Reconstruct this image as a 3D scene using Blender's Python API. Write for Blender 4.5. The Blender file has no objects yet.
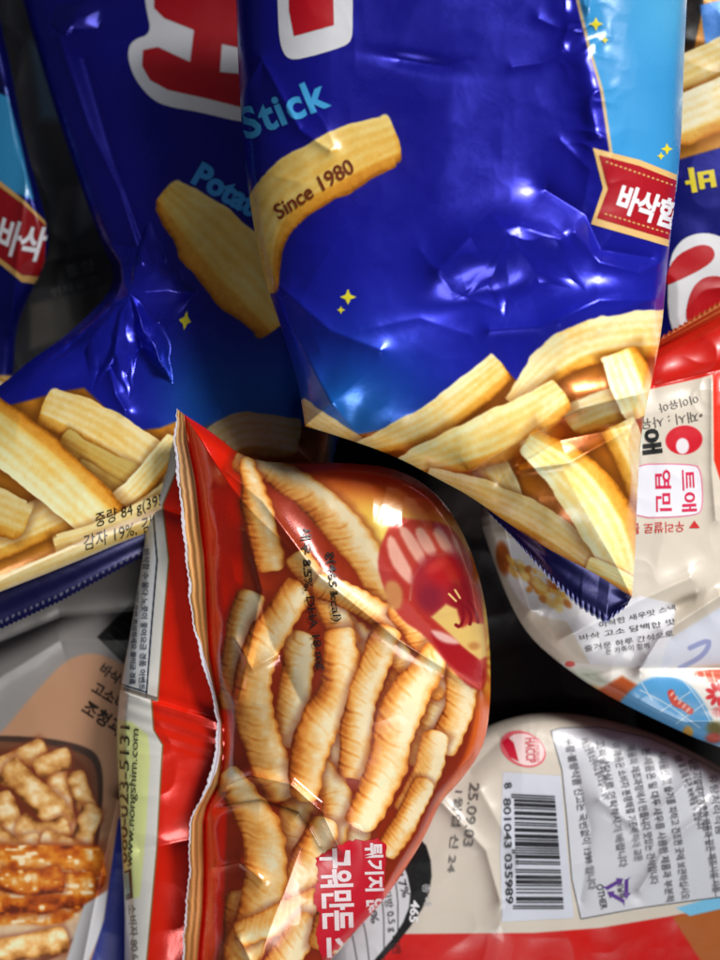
import bpy, math, random
import numpy as np
from mathutils import Vector
from mathutils.geometry import tessellate_polygon

scene = bpy.context.scene
COL = scene.collection

# ------------------------------------------------------------------ camera
CAMZ = 0.47                       # camera height above the box floor (m)
K = 0.000952                      # tangent of half a pixel's angle, 720 px wide frame
cam_d = bpy.data.cameras.new('camera')
cam_d.sensor_fit = 'HORIZONTAL'; cam_d.sensor_width = 36.0
cam_d.lens = 36.0 / (2 * 360 * K)
cam_d.clip_start = 0.01; cam_d.clip_end = 50
cam_d.dof.use_dof = True; cam_d.dof.focus_distance = 0.372; cam_d.dof.aperture_fstop = 6.5
cam = bpy.data.objects.new('camera', cam_d); COL.objects.link(cam)
cam.location = (0, 0, CAMZ); cam.rotation_euler = (0, 0, 0)
scene.camera = cam

# ------------------------------------------------------------------ light
world = bpy.data.worlds.new('World'); scene.world = world; world.use_nodes = True
bg = world.node_tree.nodes['Background']
bg.inputs['Color'].default_value = (0.80, 0.86, 1.0, 1); bg.inputs['Strength'].default_value = 0.06

def area(name, loc, target, sx, sy, power, color):
    l = bpy.data.lights.new(name, 'AREA'); l.shape = 'RECTANGLE'; l.size = sx; l.size_y = sy
    l.energy = power; l.color = color
    o = bpy.data.objects.new(name, l); COL.objects.link(o); o.location = loc
    o.rotation_euler = (Vector(target) - Vector(loc)).to_track_quat('-Z', 'Y').to_euler()
    return o
sp = bpy.data.lights.new('shop_spot', 'SPOT'); sp.energy = 68; sp.color = (1.0, 0.97, 0.93)
sp.spot_size = math.radians(31); sp.spot_blend = 1.0; sp.shadow_soft_size = 0.16
so = bpy.data.objects.new('shop_spot', sp); COL.objects.link(so); so.location = (0.50, 0.58, 0.70)
so.rotation_euler = (Vector((0.055, -0.02, 0.08)) - so.location).to_track_quat('-Z', 'Y').to_euler()
area('fill_lamp', (0.9, 1.5, 1.6), (0.05, 0.05, 0.08), 0.5, 0.9, 8.0, (0.90, 0.95, 1.0))  # ceiling light beyond the upper right, also fills
area('fill_lamp', (0.08, -0.92, 0.66), (-0.02, -0.14, 0.06), 0.50, 0.35, 5.8, (1.0, 0.98, 0.95))  # added fill low beyond the bottom edge, lifts the near bags; no ceiling fitting

vs = scene.view_settings
vs.view_transform = 'Standard'; vs.look = 'None'; vs.exposure = -0.2; vs.gamma = 1.0
scene.cycles.max_bounces = 6

# ------------------------------------------------------------------ maths helpers
def lin(c):
    c = np.clip(np.asarray(c, float) / 255.0, 0, 1)
    return np.where(c <= 0.04045, c / 12.92, ((c + 0.055) / 1.055) ** 2.4)

def sm(a, b, x):
    t = np.clip((x - a) / (b - a), 0, 1); return t * t * (3 - 2 * t)

_T = {}
def vnoise(x, y, seed=0):
    if seed not in _T: _T[seed] = np.random.RandomState(seed + 11).rand(256, 256)
    T = _T[seed]
    xi = np.floor(x).astype(int); yi = np.floor(y).astype(int)
    fx = x - xi; fy = y - yi
    fx = fx * fx * fx * (fx * (fx * 6 - 15) + 10); fy = fy * fy * fy * (fy * (fy * 6 - 15) + 10)
    a = T[xi & 255, yi & 255]; b = T[(xi + 1) & 255, yi & 255]
    c = T[xi & 255, (yi + 1) & 255]; d = T[(xi + 1) & 255, (yi + 1) & 255]
    return (a * (1 - fx) + b * fx) * (1 - fy) + (c * (1 - fx) + d * fx) * fy

def fbm(x, y, seed=0, n=3):
    s = 0; a = 1; t = 0
    for i in range(n):
        s = s + a * vnoise(x * 2 ** i, y * 2 ** i, seed + i); t += a; a *= 0.5
    return s / t

def crumple(x, y, seed, scale, n=2, sharp=0.04):
    """ridged folds, 0..1, sharp along the fold lines"""
    s = 0; a = 1; t = 0
    wx = x + scale * 0.5 * (vnoise(x / scale * 1.3, y / scale * 1.3, seed + 40) - .5)
    wy = y + scale * 0.5 * (vnoise(x / scale * 1.3, y / scale * 1.3, seed + 41) - .5)
    for i in range(n):
        v = 2 * vnoise(wx / scale * 2 ** i, wy / scale * 2 ** i, seed + 7 * i) - 1
        s = s + a * (1 - np.sqrt(v * v + sharp * sharp)); t += a; a *= 0.45
    return s / t

def seg_d2(x, y, p, q):
    vx, vy = q[0] - p[0], q[1] - p[1]
    L = vx * vx + vy * vy + 1e-12
    t = np.clip(((x - p[0]) * vx + (y - p[1]) * vy) / L, 0, 1)
    return (x - p[0] - t * vx) ** 2 + (y - p[1] - t * vy) ** 2

def line_d(x, y, pts):
    d = np.full(np.shape(x), 1e12)
    for p, q in zip(pts[:-1], pts[1:]): d = np.minimum(d, seg_d2(x, y, p, q))
    return np.sqrt(d)

def sd_poly(x, y, pts):
    """signed distance, positive inside"""
    d = np.full(np.shape(x), 1e12); ins = np.zeros(np.shape(x), bool)
    n = len(pts)
    for i in range(n):
        p = pts[i]; q = pts[(i + 1) % n]
        d = np.minimum(d, seg_d2(x, y, p, q))
        if p[1] != q[1]:
            c = ((p[1] > y) != (q[1] > y)) & (x < (q[0] - p[0]) * (y - p[1]) / (q[1] - p[1]) + p[0])
            ins ^= c
    d = np.sqrt(d)
    return np.where(ins, d, -d)

def nearest_on(x, y, pts):
    bd = np.full(x.shape, 1e12); bx = x.copy(); by = y.copy(); n = len(pts)
    for i in range(n):
        p = pts[i]; q = pts[(i + 1) % n]
        vx, vy = q[0] - p[0], q[1] - p[1]; L = vx * vx + vy * vy + 1e-12
        t = np.clip(((x - p[0]) * vx + (y - p[1]) * vy) / L, 0, 1)
        cx = p[0] + t * vx; cy = p[1] + t * vy
        d = (x - cx) ** 2 + (y - cy) ** 2; m = d < bd
        bd[m] = d[m]; bx[m] = cx[m]; by[m] = cy[m]
    return bx, by

def smooth_poly(pts, it=2, closed=True):
    """corner cutting; a point given as (x, y, 1) stays sharp"""
    P = [(p[0], p[1], p[2] if len(p) > 2 else 0) for p in pts]
    for _ in range(it):
        Q = []; n = len(P)
        for i in range(n):
            a, b, c = P[i - 1], P[i], P[(i + 1) % n]
            if b[2] or (not closed and i in (0, n - 1)): Q.append(b); continue
            Q.append((.25 * a[0] + .75 * b[0], .25 * a[1] + .75 * b[1], 0))
            Q.append((.75 * b[0] + .25 * c[0], .75 * b[1] + .25 * c[1], 0))
        P = Q
    return [(p[0], p[1]) for p in P]

def resample(pts, n):
    P = np.array([p[:2] for p in pts], float)
    s = np.concatenate([[0], np.cumsum(np.hypot(*(np.diff(P, axis=0).T)))])
    t = np.linspace(0, s[-1], n)
    return np.stack([np.interp(t, s, P[:, 0]), np.interp(t, s, P[:, 1])], 1)

def spline(pts, n=24):
    P = smooth_poly(pts, 3, closed=False)
    return resample(P, n)

# pixel of the photograph + height above the floor -> metres
def world_xyz(px, py, z):
    k = K * (CAMZ - z)
    return np.stack([(px - 360) * k, (480 - py) * k, z + 0 * px], -1)

# ------------------------------------------------------------------ materials
MATS = {}
def film(name, metallic=0.0, rough=0.25, coat=0.6, color=None, bump=0.05):
    key = (name, color)
    if key in MATS: return MATS[key]
    m = bpy.data.materials.new(name); m.use_nodes = True
    nt = m.node_tree; b = nt.nodes['Principled BSDF']
    b.inputs['Metallic'].default_value = metallic; b.inputs['Roughness'].default_value = rough
    b.inputs['Coat Weight'].default_value = coat; b.inputs['Coat Roughness'].default_value = 0.12
    if color is None:
        a = nt.nodes.new('ShaderNodeAttribute'); a.attribute_name = 'print'
        nt.links.new(a.outputs['Color'], b.inputs['Base Color'])
        if metallic > 0:      # opaque white-backed inks hide the foil: the print's alpha says where the foil shows
            mm = nt.nodes.new('ShaderNodeMath'); mm.operation = 'MULTIPLY'; mm.inputs[1].default_value = metallic
            nt.links.new(a.outputs['Alpha'], mm.inputs[0]); nt.links.new(mm.outputs[0], b.inputs['Metallic'])
    else:
        b.inputs['Base Color'].default_value = tuple(lin(color)) + (1,)
    tc = nt.nodes.new('ShaderNodeTexCoord')
    n1 = nt.nodes.new('ShaderNodeTexNoise'); n1.inputs['Scale'].default_value = 70; n1.inputs['Detail'].default_value = 4
    n1.inputs['Distortion'].default_value = 0.6
    nt.links.new(tc.outputs['Object'], n1.inputs['Vector'])
    n2 = nt.nodes.new('ShaderNodeTexNoise'); n2.inputs['Scale'].default_value = 30; n2.inputs['Detail'].default_value = 8; n2.inputs['Roughness'].default_value = .7
    nt.links.new(tc.outputs['Object'], n2.inputs['Vector'])
    mr = nt.nodes.new('ShaderNodeMapRange'); mr.inputs['From Min'].default_value = .3; mr.inputs['From Max'].default_value = .7
    mr.inputs['To Min'].default_value = rough * .7; mr.inputs['To Max'].default_value = rough * 1.45
    nt.links.new(n2.outputs['Fac'], mr.inputs['Value']); nt.links.new(mr.outputs['Result'], b.inputs['Roughness'])
    bp = nt.nodes.new('ShaderNodeBump'); bp.inputs['Strength'].default_value = bump; bp.inputs['Distance'].default_value = 0.004
    nt.links.new(n1.outputs['Fac'], bp.inputs['Height'])
    nt.links.new(bp.outputs['Normal'], b.inputs['Normal']); nt.links.new(bp.outputs['Normal'], b.inputs['Coat Normal'])
    MATS[key] = m
    return m

# ------------------------------------------------------------------ mesh helpers
def make_mesh(name, V, F, mat, parent=None, col=None, nrm=None):
    me = bpy.data.meshes.new(name)
    F = np.asarray(F, np.int32); k = F.shape[1]
    me.vertices.add(len(V)); me.vertices.foreach_set('co', np.ascontiguousarray(V, np.float32).ravel())
    me.loops.add(F.size); me.loops.foreach_set('vertex_index', F.ravel())
    me.polygons.add(len(F)); me.polygons.foreach_set('loop_start', np.arange(0, F.size, k, dtype=np.int32))
    me.polygons.foreach_set('use_smooth', np.ones(len(F), bool))
    me.update(calc_edges=True); me.validate()
    if col is not None:
        a = me.color_attributes.new('print', 'FLOAT_COLOR', 'POINT')
        c = np.ones((len(V), 4), np.float32); c[:, :3] = col
        c[:, 3] = sm(.15, .6, 1 - np.sort(col, 1)[:, 1] / (col.max(1) + 1e-4)) * (1 - sm(.05, .35, np.sort(col, 1)[:, 1]))
        a.data.foreach_set('color', c.ravel())
    if nrm is not None: me.normals_split_custom_set_from_vertices(nrm.astype(np.float32))
    me.materials.append(mat)
    o = bpy.data.objects.new(name, me); COL.objects.link(o)
    if parent: o.parent = parent
    return o

def thing(name, label, cat, px, py, z, group=None):
    o = bpy.data.objects.new(name, None); COL.objects.link(o)
    o.empty_display_size = 0.02
    o['label'] = label; o['category'] = cat
    if group: o['group'] = group
    return o

def axis(lo, hi, d0, d1, fine, coarse=5.0):
    """grid lines: fine inside [d0, d1], coarse outside"""
    out = []; t = lo
    while t < hi:
        out.append(t); t += fine if d0 <= t < d1 else coarse
    out.append(hi + 1e-3)
    return np.array(out)

class Film:
    """one printed film surface: outline in photo pixels, base plane, bulge, folds"""
    def __init__(s, outline, z0, gx=0, gy=0, T=0.02, R=110, cx=360, cy=480, extra=None, smooth=2, pw=0.5):
        s.out = smooth_poly(outline, smooth); s.z0 = z0; s.gx = gx; s.gy = gy; s.T = T; s.R = R
        s.cx = cx; s.cy = cy; s.extra = extra; s.pw = pw
        a = np.array(s.out); s.lo = a.min(0); s.hi = a.max(0)
    def plane(s, x, y): return s.z0 + s.gx * (x - s.cx) + s.gy * (y - s.cy)
    def z(s, x, y, d=None):
        if d is None: d = np.maximum(sd_poly(x, y, s.out), 0)
        p = (1 - (1 - np.clip(d / s.R, 0, 1)) ** 2) ** s.pw
        h = s.plane(x, y) + s.T * p
        if s.extra is not None: h = h + s.extra(x, y, d) * sm(0, 10, d)
        return h
    def normals(s, x, y):
        e = 0.5
        a = world_xyz(x + e, y, s.z(x + e, y)) - world_xyz(x - e, y, s.z(x - e, y))
        b = world_xyz(x, y - e, s.z(x, y - e)) - world_xyz(x, y + e, s.z(x, y + e))
        n = np.cross(a, b); return n / np.linalg.norm(n, axis=1)[:, None]
    def build(s, name, mat, parent, paint, fine=0.75, under=False, Tb=0.012):
        X = axis(s.lo[0], s.hi[0], -12, 732, 6.0 if under else fine, 6.0)
        Y = axis(s.lo[1], s.hi[1], -12, 972, 6.0 if under else fine, 6.0)
        gx, gy = np.meshgrid(X, Y)
        d = sd_poly(gx, gy, s.out); ins = d > 0
        cell = ins[:-1, :-1] | ins[1:, :-1] | ins[:-1, 1:] | ins[1:, 1:]
        use = np.zeros_like(ins)
        use[:-1, :-1] |= cell; use[1:, :-1] |= cell; use[:-1, 1:] |= cell; use[1:, 1:] |= cell
        idx = np.full(ins.shape, -1); idx[use] = np.arange(use.sum())
        x = gx[use]; y = gy[use]; dd = d[use]
        o = dd <= 0
        if o.any():
            x[o], y[o] = nearest_on(x[o], y[o], s.out); dd[o] = 0
        if under:
            p = (1 - (1 - np.clip(dd / s.R, 0, 1)) ** 2) ** 0.5
            z = s.plane(x, y) - Tb * p
        else: z = s.z(x, y, dd)
        r, c = np.nonzero(cell)
        F = np.stack([idx[r, c], idx[r + 1, c], idx[r + 1, c + 1], idx[r, c + 1]], 1)
        if under: F = F[:, ::-1]
        cv = Canvas(x, y); paint(cv)
        return make_mesh(name, world_xyz(x, y, z), F, mat, parent, lin(cv.C))

# ------------------------------------------------------------------ printing inks: layers painted on a film's points
class Canvas:
    def __init__(s, x, y):
        s.x = x; s.y = y; s.C = np.zeros((len(x), 3)) + 128.0
    def box(s, pts, pad):
        a = np.array([p[:2] for p in pts], float); lo = a.min(0) - pad; hi = a.max(0) + pad
        return np.nonzero((s.x > lo[0]) & (s.x < hi[0]) & (s.y > lo[1]) & (s.y < hi[1]))[0]
    def mix(s, i, c, a):
        if len(i): s.C[i] = s.C[i] * (1 - a[:, None]) + np.asarray(c, float) * a[:, None]
    def fill(s, c): s.C[:] = c
    def poly(s, pts, c, soft=0.8, alpha=1.0, smooth=0):
        if smooth: pts = smooth_poly(pts, smooth)
        i = s.box(pts, soft + 2)
        if not len(i): return
        d = sd_poly(s.x[i], s.y[i], pts)
        s.mix(i, c, alpha * sm(-soft, soft, d))
    def ell(s, cx, cy, rx, ry, c, ang=0, soft=0.15, alpha=1.0):
        R = max(rx, ry) * (1 + soft) + 2
        i = s.box([(cx - R, cy - R), (cx + R, cy + R)], 0)
        if not len(i): return
        a = math.radians(ang); dx = s.x[i] - cx; dy = s.y[i] - cy
        u = (dx * math.cos(a) + dy * math.sin(a)) / rx; v = (-dx * math.sin(a) + dy * math.cos(a)) / ry
        s.mix(i, c, alpha * (1 - sm(1 - soft, 1 + soft, np.hypot(u, v))))
    def stroke(s, pts, w, c, soft=0.6, alpha=1.0):
        i = s.box(pts, w + soft + 2)
        if not len(i): return
        d = line_d(s.x[i], s.y[i], pts)
        s.mix(i, c, alpha * (1 - sm(w / 2 - soft, w / 2 + soft, d)))
    def stick(s, pts, w, kind='potato', seed=0, tone=1.0, side=1, gold=0.0, shade=1.0):
        """a printed snack stick along a spine: longitudinal ridges (potato) or cross ridges (prawn)"""
        S = spline(pts, 22); n = len(S)
        W = np.interp(np.linspace(0, 1, n), np.linspace(0, 1, len(w)), w) if hasattr(w, '__len__') else np.full(n, float(w))
        mw = W.max()
        # soft contact shadow of the photographed pile
        i = s.box(S, mw * .75 + 6)
        if not len(i): return
        x = s.x[i]; y = s.y[i]
        wob = (vnoise(x / 22, y / 22, seed + 3) - .5) * min(mw, 34) * .12 + (vnoise(x / 7, y / 7, seed + 8) - .5) * min(mw, 34) * .035
        bd = np.full(len(i), 1e9); u = np.zeros(len(i)); v = np.zeros(len(i)); hw = np.ones(len(i)); over = np.zeros(len(i))
        L = np.hypot(*(S[1:] - S[:-1]).T); cs = np.concatenate([[0], np.cumsum(L)])
        for k in range(n - 1):
            p = S[k]; e = (S[k + 1] - p) / (L[k] + 1e-9)
            t = (x - p[0]) * e[0] + (y - p[1]) * e[1]
            tc = np.clip(t, 0, L[k]); qx = p[0] + tc * e[0]; qy = p[1] + tc * e[1]
            d = np.hypot(x - qx, y - qy); m = d < bd
            bd[m] = d[m]; u[m] = (cs[k] + tc)[m]
            v[m] = ((x - p[0]) * -e[1] + (y - p[1]) * e[0])[m]
            hw[m] = (W[k] / 2 + (W[k + 1] - W[k]) / 2 * tc / (L[k] + 1e-9))[m]
            ov = np.zeros(len(i))
            if k == 0: ov = np.maximum(-t, 0)
            if k == n - 2: ov = np.maximum(ov, t - L[k])
            over[m] = ov[m]
        el = hw * (.4 if kind == 'potato' else .6)
        aa = over / el; bb_ = np.abs(v) / hw; pe = 3.4 if kind == 'potato' else 2.8
        dd = np.where(over > 0, el * (1 - (aa ** pe + np.minimum(bb_, 3) ** pe) ** (1 / pe)), hw - np.abs(v))
        dd = np.minimum(dd, hw - np.abs(v)) + wob
        if kind == 'prawn': dd = dd + mw * .018 * np.cos(u / mw * 2 * math.pi * 2.5 + 2.3 * v / hw + seed) * sm(-.2, .6, -v / hw * side)
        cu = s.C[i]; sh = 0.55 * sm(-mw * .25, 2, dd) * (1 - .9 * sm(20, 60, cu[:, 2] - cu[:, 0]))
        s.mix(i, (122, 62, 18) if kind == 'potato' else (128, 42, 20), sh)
        a = sm(-0.6, 0.9, dd)
        vn = np.clip(v / hw, -1.1, 1.1) * side
        nz = fbm(x / 5, y / 5, seed + 20, 3) - .5; nz2 = vnoise(x / 1.9, y / 1.9, seed + 30) - .5
        lown = vnoise(u / 30 + seed, vn * 1.2 + 5, seed + 4)
        if kind == 'potato':
            rid = np.cos((vn + .10 * (vnoise(u / 40, vn, seed + 6) - .5)) * math.pi * 5.2 + seed)
            side_face = sm(.40, .60, vn + .10 * (lown - .5))
            b = 0.86 + 0.06 * rid * (1 - side_face) + .10 * (1 - sm(-1, -.3, vn)) + .16 * nz + .06 * nz2 + .20 * (lown - .5)
            b = b - side_face * (.36 + .14 * sm(.5, 1, vn)) - 0.20 * (1 - sm(0, mw * .10, dd)) * (vn > -.2)
            r0, r1, r2, r3 = np.array((150, 78, 14.)), np.array((218, 140, 36.)), np.array((244, 204, 104.)), np.array((255, 247, 212.))
            r2 = r2 + gold * (np.array((238, 176, 60.)) - r2); r3 = r3 + gold * (np.array((248, 214, 116.)) - r3)
        else:
            ph = u / mw * 2 * math.pi * 2.5 + 0.8 * vn * vn + 2.3 * vn + seed + 3.0 * (lown - .5)
            rid = np.cos(ph); groove = np.maximum(rid, 0) ** 3
            fade = (.30 + .70 * sm(-.75, .2, vn)) * (.35 + 1.2 * vnoise(u / 16, vn * 1.5 + 9, seed + 12))
            b = 0.85 + .06 * math.sin(seed * 7.3) - 0.20 * groove * fade + .07 * rid + .16 * np.maximum(-rid, 0) * np.exp(-((vn + .35) / .35) ** 2) * (.3 + vnoise(u / 16, vn + 3, seed + 14)) - 0.46 * sm(-.05, 1.0, vn) - .20 * sm(.65, 1.05, -vn) + .16 * nz + .05 * nz2 + .34 * (lown - .5)
            b = b - 0.22 * (1 - sm(0, mw * .12, dd)) + .10 * np.exp(-((vn + .4) / .28) ** 2)
            r0, r1, r2, r3 = np.array((118, 44, 14.)), np.array((210, 116, 40.)), np.array((242, 178, 92.)), np.array((254, 234, 190.))
        if kind in ('crunch', 'glaze'):
            nb = fbm(x / 7, y / 6, seed + 50, 4) - .5; bl = vnoise(x / 11, y / 9, seed + 53) - .5
            b = 0.66 + .62 * nb + .55 * bl - .34 * sm(.1, 1, vn) - .25 * (1 - sm(0, mw * .2, dd)) + .14 * np.exp(-((vn + .35) / .3) ** 2)
            if kind == 'glaze':
                b = b - .10 + .6 * np.maximum(vnoise(x / 7, y / 3.6, seed + 57) - .72, 0) / .28
                r0, r1, r2, r3 = np.array((104, 34, 4.)), np.array((188, 82, 10.)), np.array((226, 136, 34.)), np.array((255, 232, 186.))
            else: r0, r1, r2, r3 = np.array((96, 50, 16.)), np.array((182, 118, 52.)), np.array((228, 174, 102.)), np.array((250, 230, 186.))
        b = np.clip(b, 0, 1)[:, None]
        c = np.where(b < .33, r0 + (r1 - r0) * b / .33, np.where(b < .66, r1 + (r2 - r1) * (b - .33) / .33, r2 + (r3 - r2) * (b - .66) / .34))
        c = c * tone
        s.C[i] = s.C[i] * (1 - a[:, None]) + c * a[:, None]

# ------------------------------------------------------------------ printed marks: thin ink layers that follow a film
def split_long(P, T, L):
    P = [tuple(p) for p in P]; P = list(P); T = np.asarray(T, int)
    for _ in range(14):
        A = np.array(P); e = np.stack([np.hypot(*(A[T[:, (k + 1) % 3]] - A[T[:, k]]).T) for k in range(3)], 1)
        k = e.argmax(1); big = e.max(1) > L
        if not big.any(): break
        keep = T[~big]; B = T[big]; kb = k[big]; r = np.arange(len(B))
        a = B[r, kb]; b = B[r, (kb + 1) % 3]; c = B[r, (kb + 2) % 3]
        key = np.minimum(a, b) * 10000000 + np.maximum(a, b)
        uq, inv = np.unique(key, return_inverse=True); inv = inv.ravel()
        ua = uq // 10000000; ub = uq % 10000000
        base = len(A); A = np.concatenate([A, (A[ua] + A[ub]) / 2]); m = base + inv
        P = A; T = np.concatenate([keep, np.stack([a, m, c], 1), np.stack([m, b, c], 1)])
    return np.array(P), T

def ink(surf, name, P, T, color, parent, lift=0.00012, L=1.5, clip=0.6, mat=None):
    P, T = split_long(np.asarray(P, float), T, L)
    d = sd_poly(P[:, 0], P[:, 1], surf.out)
    T = T[(d[T] > clip).all(1)]
    if not len(T): return None
    used = np.unique(T); re = np.full(len(P), -1); re[used] = np.arange(len(used)); P = P[used]; T = re[T]
    ar = (P[T[:, 1], 0] - P[T[:, 0], 0]) * (P[T[:, 2], 1] - P[T[:, 0], 1]) - (P[T[:, 2], 0] - P[T[:, 0], 0]) * (P[T[:, 1], 1] - P[T[:, 0], 1])
    T[ar > 0] = T[ar > 0][:, ::-1]
    z = surf.z(P[:, 0], P[:, 1]) + lift * 1.3
    return make_mesh(name, world_xyz(P[:, 0], P[:, 1], z), T, mat or film('ink', 0.0, 0.35, 0.15, tuple(color)), parent, None, surf.normals(P[:, 0], P[:, 1]))

def tess(*loops):
    lp = [[Vector((p[0], p[1], 0)) for p in l] for l in loops]
    return [p[:2] for l in loops for p in l], tessellate_polygon(lp)

def patch(surf, name, pts, color, parent, lift=0.0001, smooth=0, holes=(), **kw):
    if smooth: pts = smooth_poly(pts, smooth)
    P, T = tess(pts, *holes)
    return ink(surf, name, P, T, color, parent, lift, **kw)

def ribbon2d(pts, w):
    P = np.array(pts, float); t = np.gradient(P, axis=0); t /= np.linalg.norm(t, axis=1)[:, None] + 1e-9
    n = np.stack([-t[:, 1], t[:, 0]], 1) * w / 2
    V = np.concatenate([P + n, P - n]); k = len(P)
    T = [(i, i + 1, k + i) for i in range(k - 1)] + [(i + 1, k + i + 1, k + i) for i in range(k - 1)]
    return V, T

def merge(parts):
    V = []; T = []; n = 0
    for v, t in parts:
        V += [tuple(p) for p in v]; T += [tuple(int(i) + n for i in f) for f in t]; n += len(v)
    return V, T

def glyphs(s, bold=0.0, spacing=1.0):
    c = bpy.data.curves.new('t', 'FONT'); c.body = s; c.size = 1; c.offset = bold; c.resolution_u = 3; c.space_character = spacing
    o = bpy.data.objects.new('t', c); COL.objects.link(o)
    dg = bpy.context.evaluated_depsgraph_get(); ev = o.evaluated_get(dg); me = ev.to_mesh()
    me.calc_loop_triangles()
    P = np.array([v.co[:2] for v in me.vertices]); T = np.array([t.vertices[:] for t in me.loop_triangles])
    ev.to_mesh_clear(); bpy.data.objects.remove(o); bpy.data.curves.remove(c)
    return P, T

def lettering2d(s, p0, p1, h, bold=0.0, shear=0.0, bow=0.0, spacing=1.0):
    """text whose box starts at p0, ends at p1 along its baseline and is h pixels tall"""
    P, T = glyphs(s, bold, spacing)
    lo = P.min(0); hi = P.max(0)
    u = (P[:, 0] - lo[0]) / (hi[0] - lo[0]); v = (P[:, 1] - lo[1]) / (hi[1] - lo[1])
    p0 = np.array(p0, float); p1 = np.array(p1, float); b = p1 - p0; Lb = np.hypot(*b); e = b / Lb; up = np.array((e[1], -e[0]))
    Q = p0 + b * u[:, None] + up * (v * h + bow * 4 * u * (1 - u))[:, None] + e * (shear * v * h)[:, None]
    return Q, T

def lettering(surf, s, p0, p1, h, color, parent, lift=0.0002, name='lettering', **kw):
    P, T = lettering2d(s, p0, p1, h, **kw)
    return ink(surf, name, P, T, color, parent, lift, L=1.4)

def strip(name, inner, outer, zi, zo, mat, parent, colf, n=300, m=14, teeth=0, tooth=(5, 2.2), crimp=(0, 0), lift_mid=0):
    """a crimped seal between two lines, its outer edge cut in small teeth"""
    A = resample(inner, n); B = resample(outer, n)
    if teeth:
        D = B - A; D /= np.linalg.norm(D, axis=1)[:, None] + 1e-9
        s = np.concatenate([[0], np.cumsum(np.hypot(*(np.diff(B, axis=0).T)))])
        off = D * (np.abs((s / tooth[0]) % 1 - .5) * 2 * tooth[1])[:, None]
    else: off = 0 * B
    if callable(zi): zi = zi(A[:, 0], A[:, 1])
    zi = np.interp(np.linspace(0, 1, n), np.linspace(0, 1, len(zi)), zi); zo = np.interp(np.linspace(0, 1, n), np.linspace(0, 1, len(zo)), zo)
    t = np.linspace(0, 1, m)
    X = A[:, None, :] * (1 - t)[None, :, None] + B[:, None, :] * t[None, :, None]
    X = X + off[:, None, :] * sm(.8, 1, t)[None, :, None]
    Z = zi[:, None] * (1 - t) + zo[:, None] * t + crimp[1] * np.sin(t * 2 * math.pi * crimp[0])[None, :] + lift_mid * np.sin(t * math.pi)[None, :]
    V = world_xyz(X[..., 0].ravel(), X[..., 1].ravel(), Z.ravel())
    i = np.arange(n * m).reshape(n, m)
    F = np.stack([i[:-1, :-1].ravel(), i[:-1, 1:].ravel(), i[1:, 1:].ravel(), i[1:, :-1].ravel()], 1)
    # keep faces pointing up
    a = V[F[len(F) // 2]]; 
    if np.cross(a[1] - a[0], a[2] - a[0])[2] < 0: F = F[:, ::-1]
    U = np.repeat(np.linspace(0, 1, n), m); W = np.tile(t, n)
    c = colf(U, W, X[..., 0].ravel(), X[..., 1].ravel())
    return make_mesh(name, V, F, mat, parent, lin(c))

def crease(x, y, pts, w, amp):
    d = line_d(x, y, pts); return amp * np.exp(-np.sqrt(d * d + 1.2) / w)
def bump(x, y, cx, cy, rx, ry, ang, amp):
    a = math.radians(ang); dx = x - cx; dy = y - cy
    u = (dx * math.cos(a) + dy * math.sin(a)) / rx; v = (-dx * math.sin(a) + dy * math.cos(a)) / ry
    return amp * np.exp(-(u * u + v * v))

def fan(x, y, c, ring):
    """a crumpled star of flat facets: triangles between a centre and a ring of points (x, y, height)"""
    h = np.zeros(np.shape(x)); n = len(ring)
    for i in range(n):
        a = ring[i]; b = ring[(i + 1) % n]
        D = (a[1] - b[1]) * (c[0] - b[0]) + (b[0] - a[0]) * (c[1] - b[1])
        if abs(D) < 1e-9: continue
        wc = ((a[1] - b[1]) * (x - b[0]) + (b[0] - a[0]) * (y - b[1])) / D
        wa = ((b[1] - c[1]) * (x - b[0]) + (c[0] - b[0]) * (y - b[1])) / D
        wb = 1 - wc - wa; m = (wc >= 0) & (wa >= 0) & (wb >= 0)
        h = np.where(m, wc * c[2] + (wa * a[2] + wb * b[2]) * np.clip(wc * 5, 0, 1), h)
    return h

BLUE_FILM = film('blue_foil_film', 0.5, 0.27, 0.22)
RED_FILM = film('red_gloss_film', 0.2, 0.22, 0.5)
PALE_FILM = film('pale_matt_film', 0.0, 0.34, 0.35)
MATT_FILM = film('brown_matt_film', 0.0, 0.42, 0.1)
DARK_FILM = film('dark_film', 0.0, 0.4, 0.3)
GROUP = 'blue potato stick snack bags'

# ================================================================== the setting: the dark box floor
m = bpy.data.materials.new('dark_cardboard'); m.use_nodes = True
b = m.node_tree.nodes['Principled BSDF']; b.inputs['Roughness'].default_value = 0.8
nz = m.node_tree.nodes.new('ShaderNodeTexNoise'); nz.inputs['Scale'].default_value = 40
cr = m.node_tree.nodes.new('ShaderNodeValToRGB')
cr.color_ramp.elements[0].color = (0.006, 0.006, 0.007, 1); cr.color_ramp.elements[1].color = (0.016, 0.015, 0.015, 1)
m.node_tree.links.new(nz.outputs['Fac'], cr.inputs['Fac']); m.node_tree.links.new(cr.outputs['Color'], b.inputs['Base Color'])
fl = make_mesh('floor', np.array([(-.6, -.6, 0), (.6, -.6, 0), (.6, .6, 0), (-.6, .6, 0)], float), [(0, 1, 2, 3)], m)
fl['kind'] = 'structure'

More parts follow.
